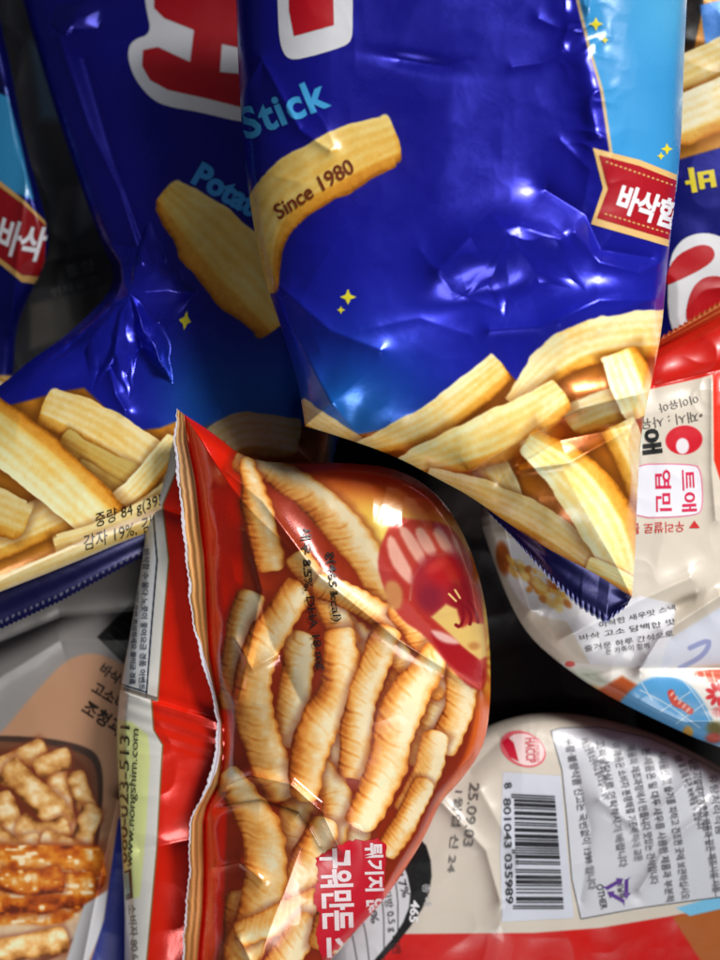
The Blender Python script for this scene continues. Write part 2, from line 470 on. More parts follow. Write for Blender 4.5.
# ================================================================== dark bag at the bottom of the heap
t = thing('snack_bag', 'dark bag almost lost in the shadow between the two left blue bags', 'snack bag', 60, 200, 0)
S = Film([(-60, -90, 1), (250, -90, 1), (260, 420, 1), (-60, 440, 1)], 0.003, T=0.007, R=90,
         extra=lambda x, y, d: 0.003 * crumple(x, y, 5, 70))
def paint(c):
    c.fill((46, 46, 50)); c.poly([(60, 190), (160, 165), (160, 240), (50, 262)], (70, 68, 68), 2)
    c.poly([(88, 130), (130, 120), (125, 210), (75, 235)], (120, 126, 130), 6); c.poly([(20, 266), (160, 240), (160, 262), (20, 292)], (30, 28, 30), 1)
    c.poly([(30, 40), (60, 60), (70, 120), (40, 120)], (60, 80, 100), 6); c.poly([(30, 305), (120, 280), (90, 330), (30, 350)], (84, 80, 74), 3)
S.build('front_panel', DARK_FILM, t, paint, fine=2.0)
S.build('back_panel', DARK_FILM, t, lambda c: c.fill((24, 24, 26)), under=True, Tb=0.002)
lettering(S, '중량', (68, 278), (96, 270), 12, (130, 128, 122), t)
lettering(S, '원재료명', (52, 298), (98, 284), 9, (120, 118, 114), t)

t = thing('snack_bag', 'black bag showing a sliver between the red prawn bag and the cream bag', 'snack bag', 500, 600, 0)
S = Film([(300, 430, 1), (620, 430, 1), (640, 760, 1), (330, 760, 1)], 0.010, T=0.008, R=90,
         extra=lambda x, y, d: 0.004 * crumple(x, y, 9, 90))
S.build('front_panel', DARK_FILM, t, lambda c: (c.fill((24, 23, 26)), c.poly([(424, 470), (500, 500), (480, 540), (420, 520)], (54, 48, 46), 3), c.poly([(488, 640), (520, 650), (530, 700), (480, 690)], (44, 34, 32), 6)), fine=2.0)
S.build('back_panel', DARK_FILM, t, lambda c: c.fill((20, 19, 20)), under=True, Tb=0.008)

# ================================================================== blue bag at the far left edge
t = thing('snack_bag', 'blue potato bag cut by the left edge with only part of its red ribbon showing', 'snack bag', 0, 250, 0, GROUP)
def ex(x, y, d): return 0.003 * crumple(x, y, 21, 70) + crease(x, y, [(18, 20), (26, 180), (10, 330)], 5, 0.002)
S = Film([(-160, -60, 1), (-10, -40), (2, 30), (12, 70), (24, 140), (40, 195), (50, 235), (46, 265), (30, 295), (16, 330), (14, 372), (10, 420), (-4, 470), (-160, 500, 1)],
         0.020, gx=.0002, cx=0, T=0.012, R=60, extra=ex)
def paint(c):
    c.fill((20, 24, 120))
    c.poly([(-80, 60), (6, 88), (20, 140), (34, 200), (-80, 160)], (56, 150, 205), 1.5)
    c.poly([(-80, 40), (0, 72), (8, 96), (-80, 70)], (18, 22, 90), 1.5)
    c.poly([(-80, 372), (18, 376), (10, 450), (-80, 470)], (226, 180, 90), 2)
    c.stick([(-30, 470), (-4, 430), (8, 390)], 30, 'potato', 3)
S.build('front_panel', BLUE_FILM, t, paint)
S.build('back_panel', BLUE_FILM, t, lambda c: c.fill((20, 24, 120)), under=True)
rb = patch(S, 'ribbon_label', [(-70, 150), (0, 181), (24, 200), (46, 222), (44, 285), (22, 282), (0, 264), (-70, 240)], (214, 168, 96), t, 0.00010)
patch(S, 'ribbon_face', [(-70, 155), (0, 187), (24, 205), (46, 226), (44, 277), (22, 275), (0, 258), (-70, 233)], (150, 16, 24), rb, 0.0002)
lettering(S, '바삭', (-6, 249), (40, 262), 36, (235, 235, 240), rb, 0.0003, bold=0.03, bow=-3)

# ================================================================== upper right potato bag
t = thing('snack_bag', 'blue potato bag at the upper right, upside down behind the large blue bag', 'snack bag', 700, 150, 0, GROUP)
S = Film([(620, -80, 1), (840, -80, 1), (840, 340, 1), (640, 360, 1), (640, 250)], 0.042, T=0.012, R=90, extra=lambda x, y, d: 0.0025 * crumple(x, y, 33, 80))
def paint(c):
    c.fill((22, 26, 130))
    c.poly([(660, -80), (850, -80), (850, 110), (660, 165)], (196, 132, 40), 1.5)
    c.poly([(680, -20), (708, -20), (690, 70), (684, 60)], (24, 20, 20), 1)
    c.poly([(700, 5), (722, 0), (726, 44), (706, 50)], (60, 130, 215), 1)
    c.stick([(684, 75), (720, 60), (770, 40)], 44, 'potato', 4)
    c.stick([(680, 122), (722, 104), (770, 84)], 50, 'potato', 8)
    c.poly([(676, -5), (690, -5), (700, 22), (690, 30)], (36, 30, 28), 1)
S.build('front_panel', BLUE_FILM, t, paint)
S.build('back_panel', BLUE_FILM, t, lambda c: c.fill((22, 26, 130)), under=True)
lettering(S, '바', (713, 164), (683, 169), 25, (226, 206, 30), t, bold=0.04)
lg = patch(S, 'brand_logo', [(668, 330), (668, 262), (680, 240), (700, 232), (722, 236), (740, 250), (760, 300), (760, 340), (690, 345)], (226, 226, 230), t, 0.0001, smooth=2)
patch(S, 'logo_letter', [(664, 286), (672, 258), (698, 244), (712, 246), (716, 256), (708, 266), (676, 282)], (186, 14, 26), lg, 0.0002, smooth=2)
patch(S, 'logo_letter', [(684, 322), (690, 290), (704, 276), (724, 276), (740, 290), (740, 316), (700, 330)], (186, 14, 26), lg, 0.0002, smooth=2)

# ================================================================== blue bag behind, left
t = thing('snack_bag', 'crumpled blue potato bag on the left, in shade behind the large blue bag', 'snack bag', 150, 300, 0, GROUP)
def ex(x, y, d):
    h = 0.0025 * crumple(x, y, 51, 120, 2) * (0.4 + sm(200, 300, y) * (1 - sm(430, 520, y)))
    h = h + crease(x, y, [(60, 40), (90, 130), (120, 190), (142, 262)], 5, 0.0022) - crease(x, y, [(84, 60), (116, 170), (150, 262)], 5, 0.0018)
    wx = x + 5 * (vnoise(x / 15, y / 15, 77) - .5); wy = y + 5 * (vnoise(x / 15, y / 15, 78) - .5)
    h = h + fan(wx, wy, (127, 294, .0125), [(66, 318, .0), (20, 360, .001), (52, 362, -.004), (84, 352, .003), (92, 392, -.004), (112, 366, .004), (128, 398, -.003), (140, 348, .001), (172, 384, .005), (168, 330, -.004), (196, 290, .001), (166, 262, .003), (152, 222, -.001), (136, 250, .002), (108, 240, 0)])
    h = h + fan(wx, wy, (78, 22, .0045), [(50, 24, 0), (66, 34, .001), (98, 30, 0), (104, 6, -.001), (84, 0, .001), (58, 6, 0)])
    h = h - bump(x, y, 88, 374, 36, 14, -20, 0.003) + crease(x, y, [(110, 372), (116, 395), (125, 410)], 6, 0.003)
    h = h + 0.0002 * np.sin((x * .8 + y * 1.6) / 3.2) * sm(560, 600, y + .35 * x) * (x < 200)
    return h
BO = [(-10, -120, 1), (14, -30), (28, 20), (50, 95), (75, 170), (100, 240), (120, 284), (70, 333), (30, 360), (8, 380), (-50, 420), (-110, 470, 1), (-110, 634, 1), (0, 592), (76, 562), (140, 534), (240, 505), (330, 480, 1), (350, 380), (345, 100), (330, -120, 1)]
S = Film(BO, 0.056, gy=0.0001, T=0.016, R=70, cy=400, extra=ex)
def paint(c):
    c.fill((28, 26, 150))
    i = np.arange(len(c.x)); c.mix(i, (30, 100, 210), .95 * sm(300, 400, c.y) * sm(110, 190, c.x))
    c.mix(i, (32, 40, 196), .8 * sm(240, 300, c.y) * (1 - sm(120, 200, c.x)))
    c.poly([(160, 520), (160, 440), (240, 418), (330, 430), (330, 520)], (150, 92, 44), 6)
    c.stick([(190, 470), (240, 430), (290, 440)], 44, 'potato', 31, .7)
    c.poly([(-120, 480), (-10, 430), (0, 408), (60, 392), (84, 388), (130, 432), (160, 428), (180, 420), (260, 470), (340, 480), (340, 560), (-120, 660)], (214, 136, 34), 2)
    c.stick([(52, 408), (104, 430), (164, 474)], [40, 48, 44], 'potato', 12, 1.02, 1, .35)
    c.stick([(66, 444), (104, 466), (150, 490)], 30, 'potato', 19, .84, 1, 1)
    c.stick([(80, 470), (110, 486), (140, 506)], 20, 'potato', 23, .8, 1, 1)
    c.stick([(112, 514), (140, 486), (174, 444)], [32, 28, 22], 'potato', 7, 1.04, 1, .2)
    c.stick([(120, 534), (150, 508), (190, 480)], 26, 'potato', 33, .96, 1, .5)
    c.stick([(-44, 552), (16, 532), (84, 500)], 44, 'potato', 5, 1, 1, .4)
    c.stick([(-60, 500), (-20, 505), (20, 520)], 44, 'potato', 15, .95, 1, .5)
    c.stick([(-24, 412), (36, 458), (108, 526)], [54, 60, 52], 'potato', 2, 1.06, -1, .25)
    c.stick([(60, 548), (110, 534), (160, 510)], 30, 'potato', 36, 1, 1, .5)
    c.stick([(-30, 606), (40, 576), (110, 550), (170, 528)], 34, 'potato', 28, 1, 1, .5)
    c.stick([(168, 196), (200, 228), (236, 266), (276, 312)], [38, 70, 78, 64], 'potato', 41, .95, 1, .8)
S.build('front_panel', BLUE_FILM, t, paint)
S.build('back_panel', BLUE_FILM, t, lambda c: c.fill((22, 22, 118)), under=True)
strip('bottom_seal', [(-110, 630), (0, 589), (76, 559), (142, 531), (200, 513)], [(-110, 668), (0, 628), (60, 600), (130, 562), (205, 530)],
      [.0755, .0722, .0685], [.072, .069, .065], BLUE_FILM, t, lambda U, W, X, Y: np.where(((W > .80) & (W < .88) & ((X / 6) % 1 < .4))[:, None], (96, 96, 120.), (14, 13, 70.)), m=40, teeth=1, crimp=(2, .00006))
lg = patch(S, 'brand_logo', [(140, -40), (146, 8), (152, 34), (132, 40), (127, 54), (133, 76), (148, 96), (164, 106), (200, 112), (240, 122), (260, 122), (260, -40)], (222, 222, 228), t, 0.0001, smooth=2)
patch(S, 'logo_letter', [(154, -40), (154, 8), (164, 18), (194, 30), (190, 62), (158, 47), (143, 50), (142, 66), (150, 80), (168, 90), (204, 98), (260, 112), (260, 76), (220, 72), (222, 44), (260, 52), (260, -40)], (176, 10, 26), lg, 0.0002)
lettering(S, 'Potato', (190, 183), (264, 226), 25, (60, 150, 225), t, bold=0.045)
lettering(S, '중량 84 g(395', (96, 530), (164, 508), 16, (36, 26, 14), t, shear=.25)
lettering(S, '감자 19%, 감자', (84, 552), (166, 528), 16, (36, 26, 14), t, shear=.25)
patch(S, 'sparkle_mark', [(184, 330), (187, 324), (191, 322), (188, 317), (187, 311), (184, 317), (179, 320), (183, 324)], (226, 214, 40), t)

# ================================================================== bottom left bag
t = thing('snack_bag', 'beige and brown bag at the lower left printed with a pan of honey glazed snacks', 'snack bag', 50, 850, 0)
def ex(x, y, d):
    return 0.002 * crumple(x, y, 61, 130) + crease(x, y, [(-20, 690), (60, 640), (150, 640)], 14, 0.005) - crease(x, y, [(-20, 650), (60, 618), (150, 610)], 12, .005) + crease(x, y, [(118, 800), (100, 880), (84, 960)], 8, .005)
S = Film([(-110, 560, 1), (60, 520), (200, 500, 1), (205, 640), (180, 800), (150, 880), (136, 960), (130, 1050, 1), (-110, 1050, 1)], 0.034, T=0.012, R=60, extra=ex)
def paint(c):
    c.fill((120, 115, 112))
    i = np.arange(len(c.x)); c.mix(i, (146, 142, 140), .8 * sm(560, 700, c.y))
    c.poly([(-60, 780), (0, 735), (20, 710), (46, 680), (66, 660), (90, 652), (112, 658), (150, 680), (170, 1060), (-60, 1060)], (182, 136, 104), 2, smooth=2)
    c.poly([(97, 637), (132, 602), (180, 640), (150, 690)], (26, 24, 24), .8)
    for k in range(5): c.stroke([(108 + 7 * k, 634 - 6 * k), (136 + 7 * k, 658 - 6 * k)], 1.4, (92, 90, 88), .6, .7)
    pan = [(-60, 738), (0, 735), (50, 738), (86, 746), (101, 758), (104, 790), (98, 850), (88, 905), (66, 960), (-60, 975)]
    c.poly(pan, (62, 40, 30), 1.2, smooth=2)
    c.poly([(p[0] - 5, p[1] + 6) if p[0] > -50 else p for p in pan], (112, 66, 40), 1.6, smooth=2)
    c.poly([(-60, 748), (60, 750), (94, 768), (92, 850), (60, 900), (-60, 900)], (96, 46, 20), 4, smooth=2)
    for k, (pts, w) in enumerate([([(-10, 775), (15, 765), (40, 752)], 26), ([(54, 762), (58, 800), (66, 830)], 26), ([(40, 768), (52, 762), (64, 760)], 22),
                                 ([(10, 772), (34, 792), (60, 820)], 30), ([(0, 800), (10, 830), (8, 850)], 30), ([(76, 776), (84, 800), (92, 820)], 20),
                                 ([(62, 828), (40, 836), (24, 826)], 24), ([(92, 812), (84, 836), (80, 852)], 22), ([(-20, 830), (10, 850), (34, 846)], 26), ([(48, 842), (70, 850), (88, 856)], 22)]):
        c.stick(pts, w, 'crunch', 60 + k, 1.0)
    c.poly([(-60, 846), (20, 848), (60, 840), (98, 850), (96, 880), (84, 925), (30, 962), (-60, 970)], (206, 140, 74), 3, smooth=2)
    for k, (q, w) in enumerate([([(-40, 930), (20, 926), (80, 912)], 34), ([(-50, 872), (20, 866), (92, 868)], 44), ([(-40, 898), (30, 896), (86, 890)], 36), ([(6, 880), (30, 884), (56, 880)], 26)]):
        c.stick(q, w, 'glaze', 120 + k)
    c.poly([(-60, 934), (20, 922), (60, 928), (90, 902), (82, 935), (40, 960), (-60, 990)], (228, 206, 176), 3, .85, 2)
    c.stick([(-40, 962), (10, 950), (60, 940)], 26, 'crunch', 131, 1.1)
    c.poly([(84, 905), (108, 890), (102, 930), (80, 980), (60, 980)], (206, 206, 210), 1.5)
    c.poly([(118, 820), (200, 700), (200, 1060), (84, 1060), (88, 970), (104, 920)], (26, 40, 130), 1.2)
S.build('front_panel', MATT_FILM, t, paint)
S.build('back_panel', MATT_FILM, t, lambda c: c.fill((150, 130, 120)), under=True, Tb=.01)
for s_, p0, p1, h in (('바삭하', (98, 672), (126, 692), 12), ('고소하', (90, 692), (122, 712), 13), ('조청과', (80, 712), (118, 738), 16)):
    lettering(S, s_, p0, p1, h, (40, 28, 22), t, bold=.02)

# ================================================================== bottom right bag, its back side up
t = thing('snack_bag', 'beige bag lying back side up at the lower right with barcode and ingredient text', 'snack bag', 560, 840, 0)
def ex(x, y, d):
    h = 0.0018 * crumple(x, y, 71, 150) + crease(x, y, [(480, 790), (520, 860), (500, 925)], 16, .003)
    h = h + .0012 * crumple(x, y, 77, 60, 2) + .0022 * crumple(x, y, 78, 40) * np.exp(-d / 26)
    h = h + crease(x, y, [(600, 800), (640, 830), (700, 770)], 12, .004) + crease(x, y, [(640, 890), (672, 840), (720, 800)], 9, .004) - crease(x, y, [(575, 770), (590, 830), (580, 900)], 7, .002) + crease(x, y, [(440, 800), (486, 850), (500, 900)], 7, .003) - crease(x, y, [(470, 770), (500, 740)], 14, .003)
    return h + 0.0004 * np.sin((x + y * .3) / 11) * sm(925, 955, y + .1 * (x - 500))
S = Film([(300, 1060, 1), (340, 880), (380, 800), (430, 762), (470, 736), (500, 720), (545, 711), (600, 717), (660, 735), (720, 766), (830, 830, 1), (830, 1060, 1)], 0.036, T=0.020, R=90, extra=ex)
def paint(c):
    c.fill((204, 195, 182))
    c.poly([(300, 938), (409, 934), (533, 933), (600, 928), (684, 914), (740, 898), (840, 870), (840, 1070), (300, 1070)], (196, 24, 20), 1)
    c.poly([(672, 917), (740, 899), (840, 870), (840, 1060), (730, 1060), (700, 960)], (170, 92, 40), 2)
    c.poly([(676, 908), (720, 895), (760, 886), (760, 900), (690, 916)], (118, 186, 222), 1)
    # nutrition label printed at the side
    c.poly([(300, 1000), (340, 900), (404, 838), (424, 838), (433, 868), (428, 900), (404, 936), (372, 970), (330, 1020)], (22, 22, 23), .8, smooth=1)
    c.poly([(300, 1020), (330, 910), (396, 858), (406, 868), (412, 900), (400, 930), (370, 965), (330, 1020)], (212, 214, 220), .8, smooth=1)
    for q in ([(340, 900), (352, 930), (360, 980)], [(356, 900), (366, 930), (370, 970)], [(376, 880), (384, 905), (384, 960)], [(391, 865), (398, 892), (398, 935)]):
        c.stroke(spline(q, 12), 1.1, (40, 40, 44), .5)
    # faint smudges of a HACCP-like seal's red wedge live in the seal part below
S.build('front_panel', PALE_FILM, t, paint)
S.build('back_panel', PALE_FILM, t, lambda c: c.fill((196, 24, 20)), under=True)
# text panel
tp = [(551, 731), (560, 728), (600, 727), (650, 738), (690, 756), (730, 778), (730, 896), (690, 901), (640, 908), (581, 919), (572, 880), (567, 820), (562, 770)]
pn = patch(S, 'text_panel', tp, (200, 202, 210), t, .00008)
P, T = ribbon2d(resample(tp + tp[:1], 260), 1.0); ink(S, 'panel_outline', P, T, (90, 92, 98), pn, .00016)
P, T = ribbon2d(resample([(700, 770), (708, 830), (716, 897)], 40), .9); ink(S, 'panel_outline', P, T, (90, 92, 98), pn, .00016)
lines = ['부정·불량식품 신고는 국번없이 1399 입니다', '서늘한 곳에 보관하시고 빨리 드십시오 감사', '고객상담실로 연락하시기 바랍니다',
         '이 제품은 소비자 분쟁해결 기준에 따라 교환', '제품의 제조과정에서 만듭니다 맛있는 간식입니다', '본 제품은 밀 대두 새우를 사용한 제품과 부분적',
         '직사광선 및 습기를 피하고 건조한 곳에 보관하십시오', '개봉 후 오래 두면 눅눅해질 수 있습니다', '같은 시설에서 제조한 제품과 같은 제조시설 사용']
parts = []
for k, s_ in enumerate(lines):
    x0 = 564 + 15.5 * k; y0 = 738 + 1.4 * k + .16 * k * k
    x1 = 588 + 15.6 * k; y1 = [890, 800, 868, 862, 885, 902, 900, 830, 893][k]
    frac = [1, 1, 1, 1, 1, 1, 1, 1, 1][k]
    parts.append(lettering2d(s_, (x0, y0), (x1, y1), 9.0, bold=.012, bow=2.0))
P, T = merge(parts); ink(S, 'lettering', P, T, (100, 98, 104), pn, .0004, L=1.2)
parts = [lettering2d('유탕처리식품', (708, 775), (716, 835), 9, bold=.012)]
P, T = merge(parts); ink(S, 'lettering', P, T, (86, 84, 90), pn, .0002, L=2)
# barcode sticker
bl = patch(S, 'barcode_label', [(503, 772), (561, 776), (567, 850), (574, 918), (502, 922), (500, 850)], (198, 202, 214), t, .0001)
def ean(code):
    Lc = ['0001101', '0011001', '0010011', '0111101', '0100011', '0110001', '0101111', '0111011', '0110111', '0001011']
    par = ['LLLLLL', 'LLGLGG', 'LLGGLG', 'LLGGGL', 'LGLLGG', 'LGGLLG', 'LGGGLL', 'LGLGLG', 'LGLGGL', 'LGGLGL'][int(code[0])]
    Rc = [''.join('10'[int(b_)] for b_ in s_) for s_ in Lc]; Gc = [s_[::-1] for s_ in Rc]
    return '101' + ''.join((Lc if p == 'L' else Gc)[int(d)] for p, d in zip(par, code[1:7])) + '01010' + ''.join(Rc[int(d)] for d in code[7:]) + '101'
bits = ean('8801043035989'); bars = []; k = 0
def bpt(u, v):   # u across the bars' length, v down the code
    a = np.array((512.5, 794.)) * (1 - v) + np.array((514.5, 909.)) * v; b_ = np.array((555., 796.)) * (1 - v) + np.array((564., 909.)) * v
    return tuple(a * (1 - u) + b_ * u)
while k < len(bits):
    if bits[k] == '1':
        j = k
        while j < len(bits) and bits[j] == '1': j += 1
        v0, v1 = k / 95, j / 95; u0 = -.03 if (k < 3 or k > 91 or 44 < k < 50) else .04
        bars.append(([bpt(u0, v0), bpt(1, v0), bpt(1, v1), bpt(u0, v1)], [(0, 1, 2), (0, 2, 3)])); k = j
    else: k += 1
P, T = merge(bars); ink(S, 'bars', P, T, (40, 40, 45), bl, .0003, L=2)
P, T = merge([lettering2d('8', (504, 783), (505, 789), 7.5, bold=.015), lettering2d('801043', (503.5, 798), (504.5, 848), 7.5, bold=.015), lettering2d('035989', (504.5, 854), (506, 904), 7.5, bold=.015)])
ink(S, 'lettering', P, T, (56, 56, 62), bl, .00035, L=1.1)
# round pink seal
def ellp(cx, cy, rx, ry, ang=0, n=40, a0=0, a1=360):
    a = math.radians(ang); out = []
    for q in np.linspace(math.radians(a0), math.radians(a1), n, endpoint=(a1 - a0) < 359):
        u = rx * math.cos(q); v = ry * math.sin(q)
        out.append((cx + u * math.cos(a) - v * math.sin(a), cy + u * math.sin(a) + v * math.cos(a)))
    return out
sl = patch(S, 'round_seal', ellp(523, 749, 24, 17, 25), (214, 96, 106), t, .0001)
patch(S, 'seal_face', ellp(525, 749.5, 20, 15, 25), (232, 206, 206), sl, .00016)
patch(S, 'seal_wedge', [(502, 742), (508, 737), (514, 743), (519, 762), (510, 757)], (196, 24, 52), sl, .0002)
lettering(S, 'HACCP', (525, 738), (526, 763), 10, (204, 84, 92), sl, .00024, bold=.03)
lettering(S, '안전관리', (534, 738), (535, 762), 5, (210, 110, 116), sl, .00024, bold=.02)
# recycling mark
tri = []
cx, cy, r = 619, 890, 15
c3 = [(cx + r * math.cos(math.radians(a)), cy + r * math.sin(math.radians(a))) for a in (-60, 60, 180)]
for i in range(3):
    p = np.array(c3[i]); q = np.array(c3[(i + 1) % 3]); e = (q - p) / np.hypot(*(q - p)); nn = np.array((-e[1], e[0]))
    A_ = p + e * 3; B_ = p + e * 16
    tri.append(([tuple(A_ + nn * 1.9), tuple(B_ + nn * 1.9), tuple(B_ - nn * 1.9), tuple(A_ - nn * 1.9)], [(0, 1, 2), (0, 2, 3)]))
    tri.append(([tuple(B_ + nn * 4.4), tuple(B_ + e * 6.5), tuple(B_ - nn * 4.4)], [(0, 1, 2)]))
    tri.append(([tuple(A_ + nn * 1.9), tuple(A_ - nn * 1.9), tuple(A_ - e * 3 - nn * 4.5)], [(0, 1, 2)]))
P, T = merge(tri); rm = ink(S, 'recycling_mark', P, T, (88, 46, 140), t, .0002)
lettering(S, '비닐류', (616, 882), (619, 899), 7, (60, 56, 66), rm, .0002, bold=.02)
lettering(S, 'OTHER', (596, 885), (601, 910), 7, (50, 48, 56), rm, .0002, bold=.02)
for s_, p0, p1, h in (('25.09.03', (472, 782), (462, 850), 10), ('영업11', (458, 778), (449, 835), 9), ('1월영업 2시간', (450, 838), (437, 880), 8)):
    pass
P, T = merge([lettering2d('25.09.03', (470, 782), (463, 846), 10, bold=.01), lettering2d('1월업 신 24', (455, 790), (447, 872), 9, bold=.01)])
ink(S, 'lettering', P, T, (112, 108, 105), t, .0003)
P, T = merge([lettering2d('17%', (396, 876), (403, 898), 8), lettering2d('지방 0.5 g 미만', (381, 890), (392, 955), 10), lettering2d('1%', (367, 906), (372, 924), 8)])
ink(S, 'lettering', P, T, (40, 40, 44), t, .0002)
lettering(S, '465', (411, 900), (409, 922), 9, (230, 230, 234), t, bold=.03)
lettering(S, '총 내', (422, 884), (424, 906), 8, (190, 190, 194), t)

# ================================================================== cream bag on the right
t = thing('snack_bag', 'cream and red bag on the right with printed snack pictures and a blue checked corner', 'snack bag', 640, 560, 0)
def ex(x, y, d):
    h = 0.002 * crumple(x, y, 81, 120) + .0030 * crumple(x, y, 84, 46, 2) * (.25 + np.exp(-d / 40)) + .0022 * np.sin((x - y) / 13) * np.exp(-d / 16) * sm(560, 640, y)
    h = h + crease(x, y, [(720, 596), (690, 615), (664, 632), (640, 670)], 8, .006) + crease(x, y, [(690, 578), (640, 600), (560, 640)], 16, .005)
    h = h - bump(x, y, 676, 608, 22, 8, -30, .005) - crease(x, y, [(560, 676), (640, 668), (720, 668)], 16, .006)
    h = h + crease(x, y, [(500, 500), (512, 560), (530, 610)], 8, .004) - crease(x, y, [(655, 386), (720, 370)], 10, .004)
    return h + crease(x, y, [(712, 380), (712, 470), (716, 520)], 4, .002)
S = Film([(600, 380), (650, 352), (720, 318), (840, 250, 1), (840, 780, 1), (720, 749), (660, 722), (600, 692), (560, 664), (528, 636), (508, 600), (490, 552), (477, 512), (492, 470), (560, 430)], 0.058, T=0.016, R=55, extra=ex)
def paint(c):
    c.fill((214, 204, 188))
    c.poly([(560, 300), (840, 200), (840, 372), (714, 374), (700, 378), (655, 388), (600, 402)], (204, 28, 16), .8)
    c.poly([(713, 374), (850, 360), (850, 560), (720, 480), (714, 460)], (222, 44, 22), 1)
    c.ell(684, 440, 18.5, 14.5, (206, 24, 42), -6, .05); c.ell(682.5, 446, 6.5, 8, (232, 226, 230), 0, .15)
    c.ell(634, 436, 10, 26, (216, 224, 206), 10, .2); c.ell(634, 442, 5, 9, (70, 150, 110), 10, .4)
    # fried piece on a white dish
    c.poly([(492, 540), (505, 535), (540, 552), (575, 600), (600, 625), (565, 622), (520, 610)], (232, 230, 232), 2, smooth=2)
    c.ell(503, 558, 7, 17, (176, 92, 40), -8, .3)
    rr = random.Random(12)
    for k in range(46):
        f = rr.random(); c.ell(516 + 46 * f + rr.uniform(-10, 10), 566 + 36 * f + rr.uniform(-9, 9), rr.uniform(3, 8), rr.uniform(2, 4), rr.choice([(214, 132, 40), (238, 178, 70), (250, 220, 140), (190, 100, 26), (244, 196, 96)]), rr.uniform(20, 60), .5, .8)
    # lower label and pictures
    c.poly([(566, 620), (640, 596), (676, 604), (668, 672), (590, 664)], (226, 226, 232), 1)
    c.poly([(668, 640), (722, 606), (722, 664), (660, 668)], (214, 218, 232), 2)
    c.stroke(spline([(690, 648), (712, 638), (704, 656), (680, 668)], 16), 5, (136, 144, 196), 1, .8)
    c.poly([(500, 660), (560, 662), (640, 668), (720, 668), (840, 668), (840, 800), (640, 740)], (232, 228, 222), 1)
    c.ell(570, 664, 5, 3, (220, 60, 60)); c.ell(560, 672, 4, 4, (222, 196, 140)); c.ell(588, 678, 18, 9, (206, 214, 196), 15, .4)
    c.ell(585, 688, 18, 4, (226, 180, 128), 5, .4)
    c.poly([(598, 690), (622, 676), (642, 688), (616, 712)], (190, 88, 40), 2.5)
    c.poly([(640, 680), (670, 674), (692, 686), (706, 706), (716, 728), (730, 748), (680, 742), (640, 724), (610, 712)], (86, 160, 214), 2.5, smooth=2)
    for q in ([(640, 690), (668, 704), (700, 728)], [(660, 712), (690, 692)], [(676, 724), (704, 704)], [(676, 672), (700, 700), (716, 734)], [(652, 700), (640, 680)]):
        c.stroke(spline(q, 10), 1.3, (196, 214, 230), .5, .85)
    c.stroke(spline([(671, 693), (674, 703), (684, 706), (690, 711)], 12), 7, (206, 70, 58), 1.2)
    for k in range(5): c.ell(672 + 4 * k, 694 + 4 * k, 1.2, 3, (240, 170, 150), 40, .4)
    c.ell(688, 732, 5, 6, (204, 156, 60), 0, .3)
    c.poly([(692, 672), (716, 669), (740, 670), (740, 682), (700, 682)], (212, 84, 50), 1.2, smooth=1)
    for k in range(3): c.stroke([(696 + 8 * k, 672), (699 + 8 * k, 682)], 2, (236, 176, 150), .6)
    rr = random.Random(8)
    for k in range(9):
        a = k * .7; c.ell(718 + 8 * math.cos(a), 694 + 8 * math.sin(a), 5, 2.4, (214, 60, 66), math.degrees(a), .3)
    c.ell(716, 728, 9, 7, (120, 110, 50), 0, .5); c.ell(714, 738, 8, 5, (196, 66, 40), 0, .5); c.ell(720, 712, 8, 5, (222, 120, 120), 0, .5)
S.build('front_panel', PALE_FILM, t, paint)
S.build('back_panel', PALE_FILM, t, lambda c: c.fill((204, 28, 16)), under=True)
strip('top_seal', [(590, 386), (652, 352), (722, 318), (840, 252)], [(586, 380), (650, 345), (720, 303), (838, 236)], [.0585, .0585], [.066, .066], RED_FILM, t,
      lambda U, W, X, Y: np.where((W > .2)[:, None], (206, 122, 66.), (196, 60, 30.)), m=16, teeth=1, tooth=(6, 2.4), crimp=(3, .0003))
bx = patch(S, 'coupon_box', smooth_poly([(620, 464), (694, 463), (702, 470), (704, 508), (696, 517), (620, 519)], 2), (226, 130, 160), t, .0001)
patch(S, 'box_face', smooth_poly([(620, 465.3), (693, 464.3), (700.6, 470.6), (702.6, 508), (695.4, 515.8), (620, 517.6)], 2), (232, 232, 240), bx, .00016)
P, T = merge([lettering2d('트애', (680, 470), (682, 512), 15, bold=.02), lettering2d('엽민', (655, 470), (656, 512), 16, bold=.02)])
ink(S, 'lettering', P, T, (214, 40, 84), bx, .00024)
P, T = merge([lettering2d('우리쌀로 튼튼', (684, 521), (620, 524), 11), ([(689, 528), (694.5, 520.5), (700, 528)], [(0, 1, 2)])])
ink(S, 'lettering', P, T, (206, 46, 48), t, .0002)
lettering(S, '애', (640, 430), (643, 455), 20, (30, 32, 32), t, bold=.035)
P, T = merge([lettering2d('이이유아', (697, 394), (658, 404), 9), lettering2d('•재시 : 사유', (702, 410), (640, 419), 11)])
ink(S, 'lettering', P, T, (110, 104, 98), t, .0002)
P, T = merge([lettering2d(s_, p0, p1, 6) for s_, p0, p1 in (('아삭한 새우맛 스낵', (600, 628), (676, 610)), ('바삭 고소 담백한 맛', (580, 641), (676, 624)), ('즐거운 하루 간식으로', (585, 652), (674, 636)), ('온 가족이 함께', (606, 655), (650, 648)))])
ink(S, 'lettering', P, T, (72, 66, 66), t, .0002)

# ================================================================== red prawn bag in front
t = thing('snack_bag', 'glossy red bag in the lower centre printed with golden prawn crackers', 'snack bag', 320, 700, 0)
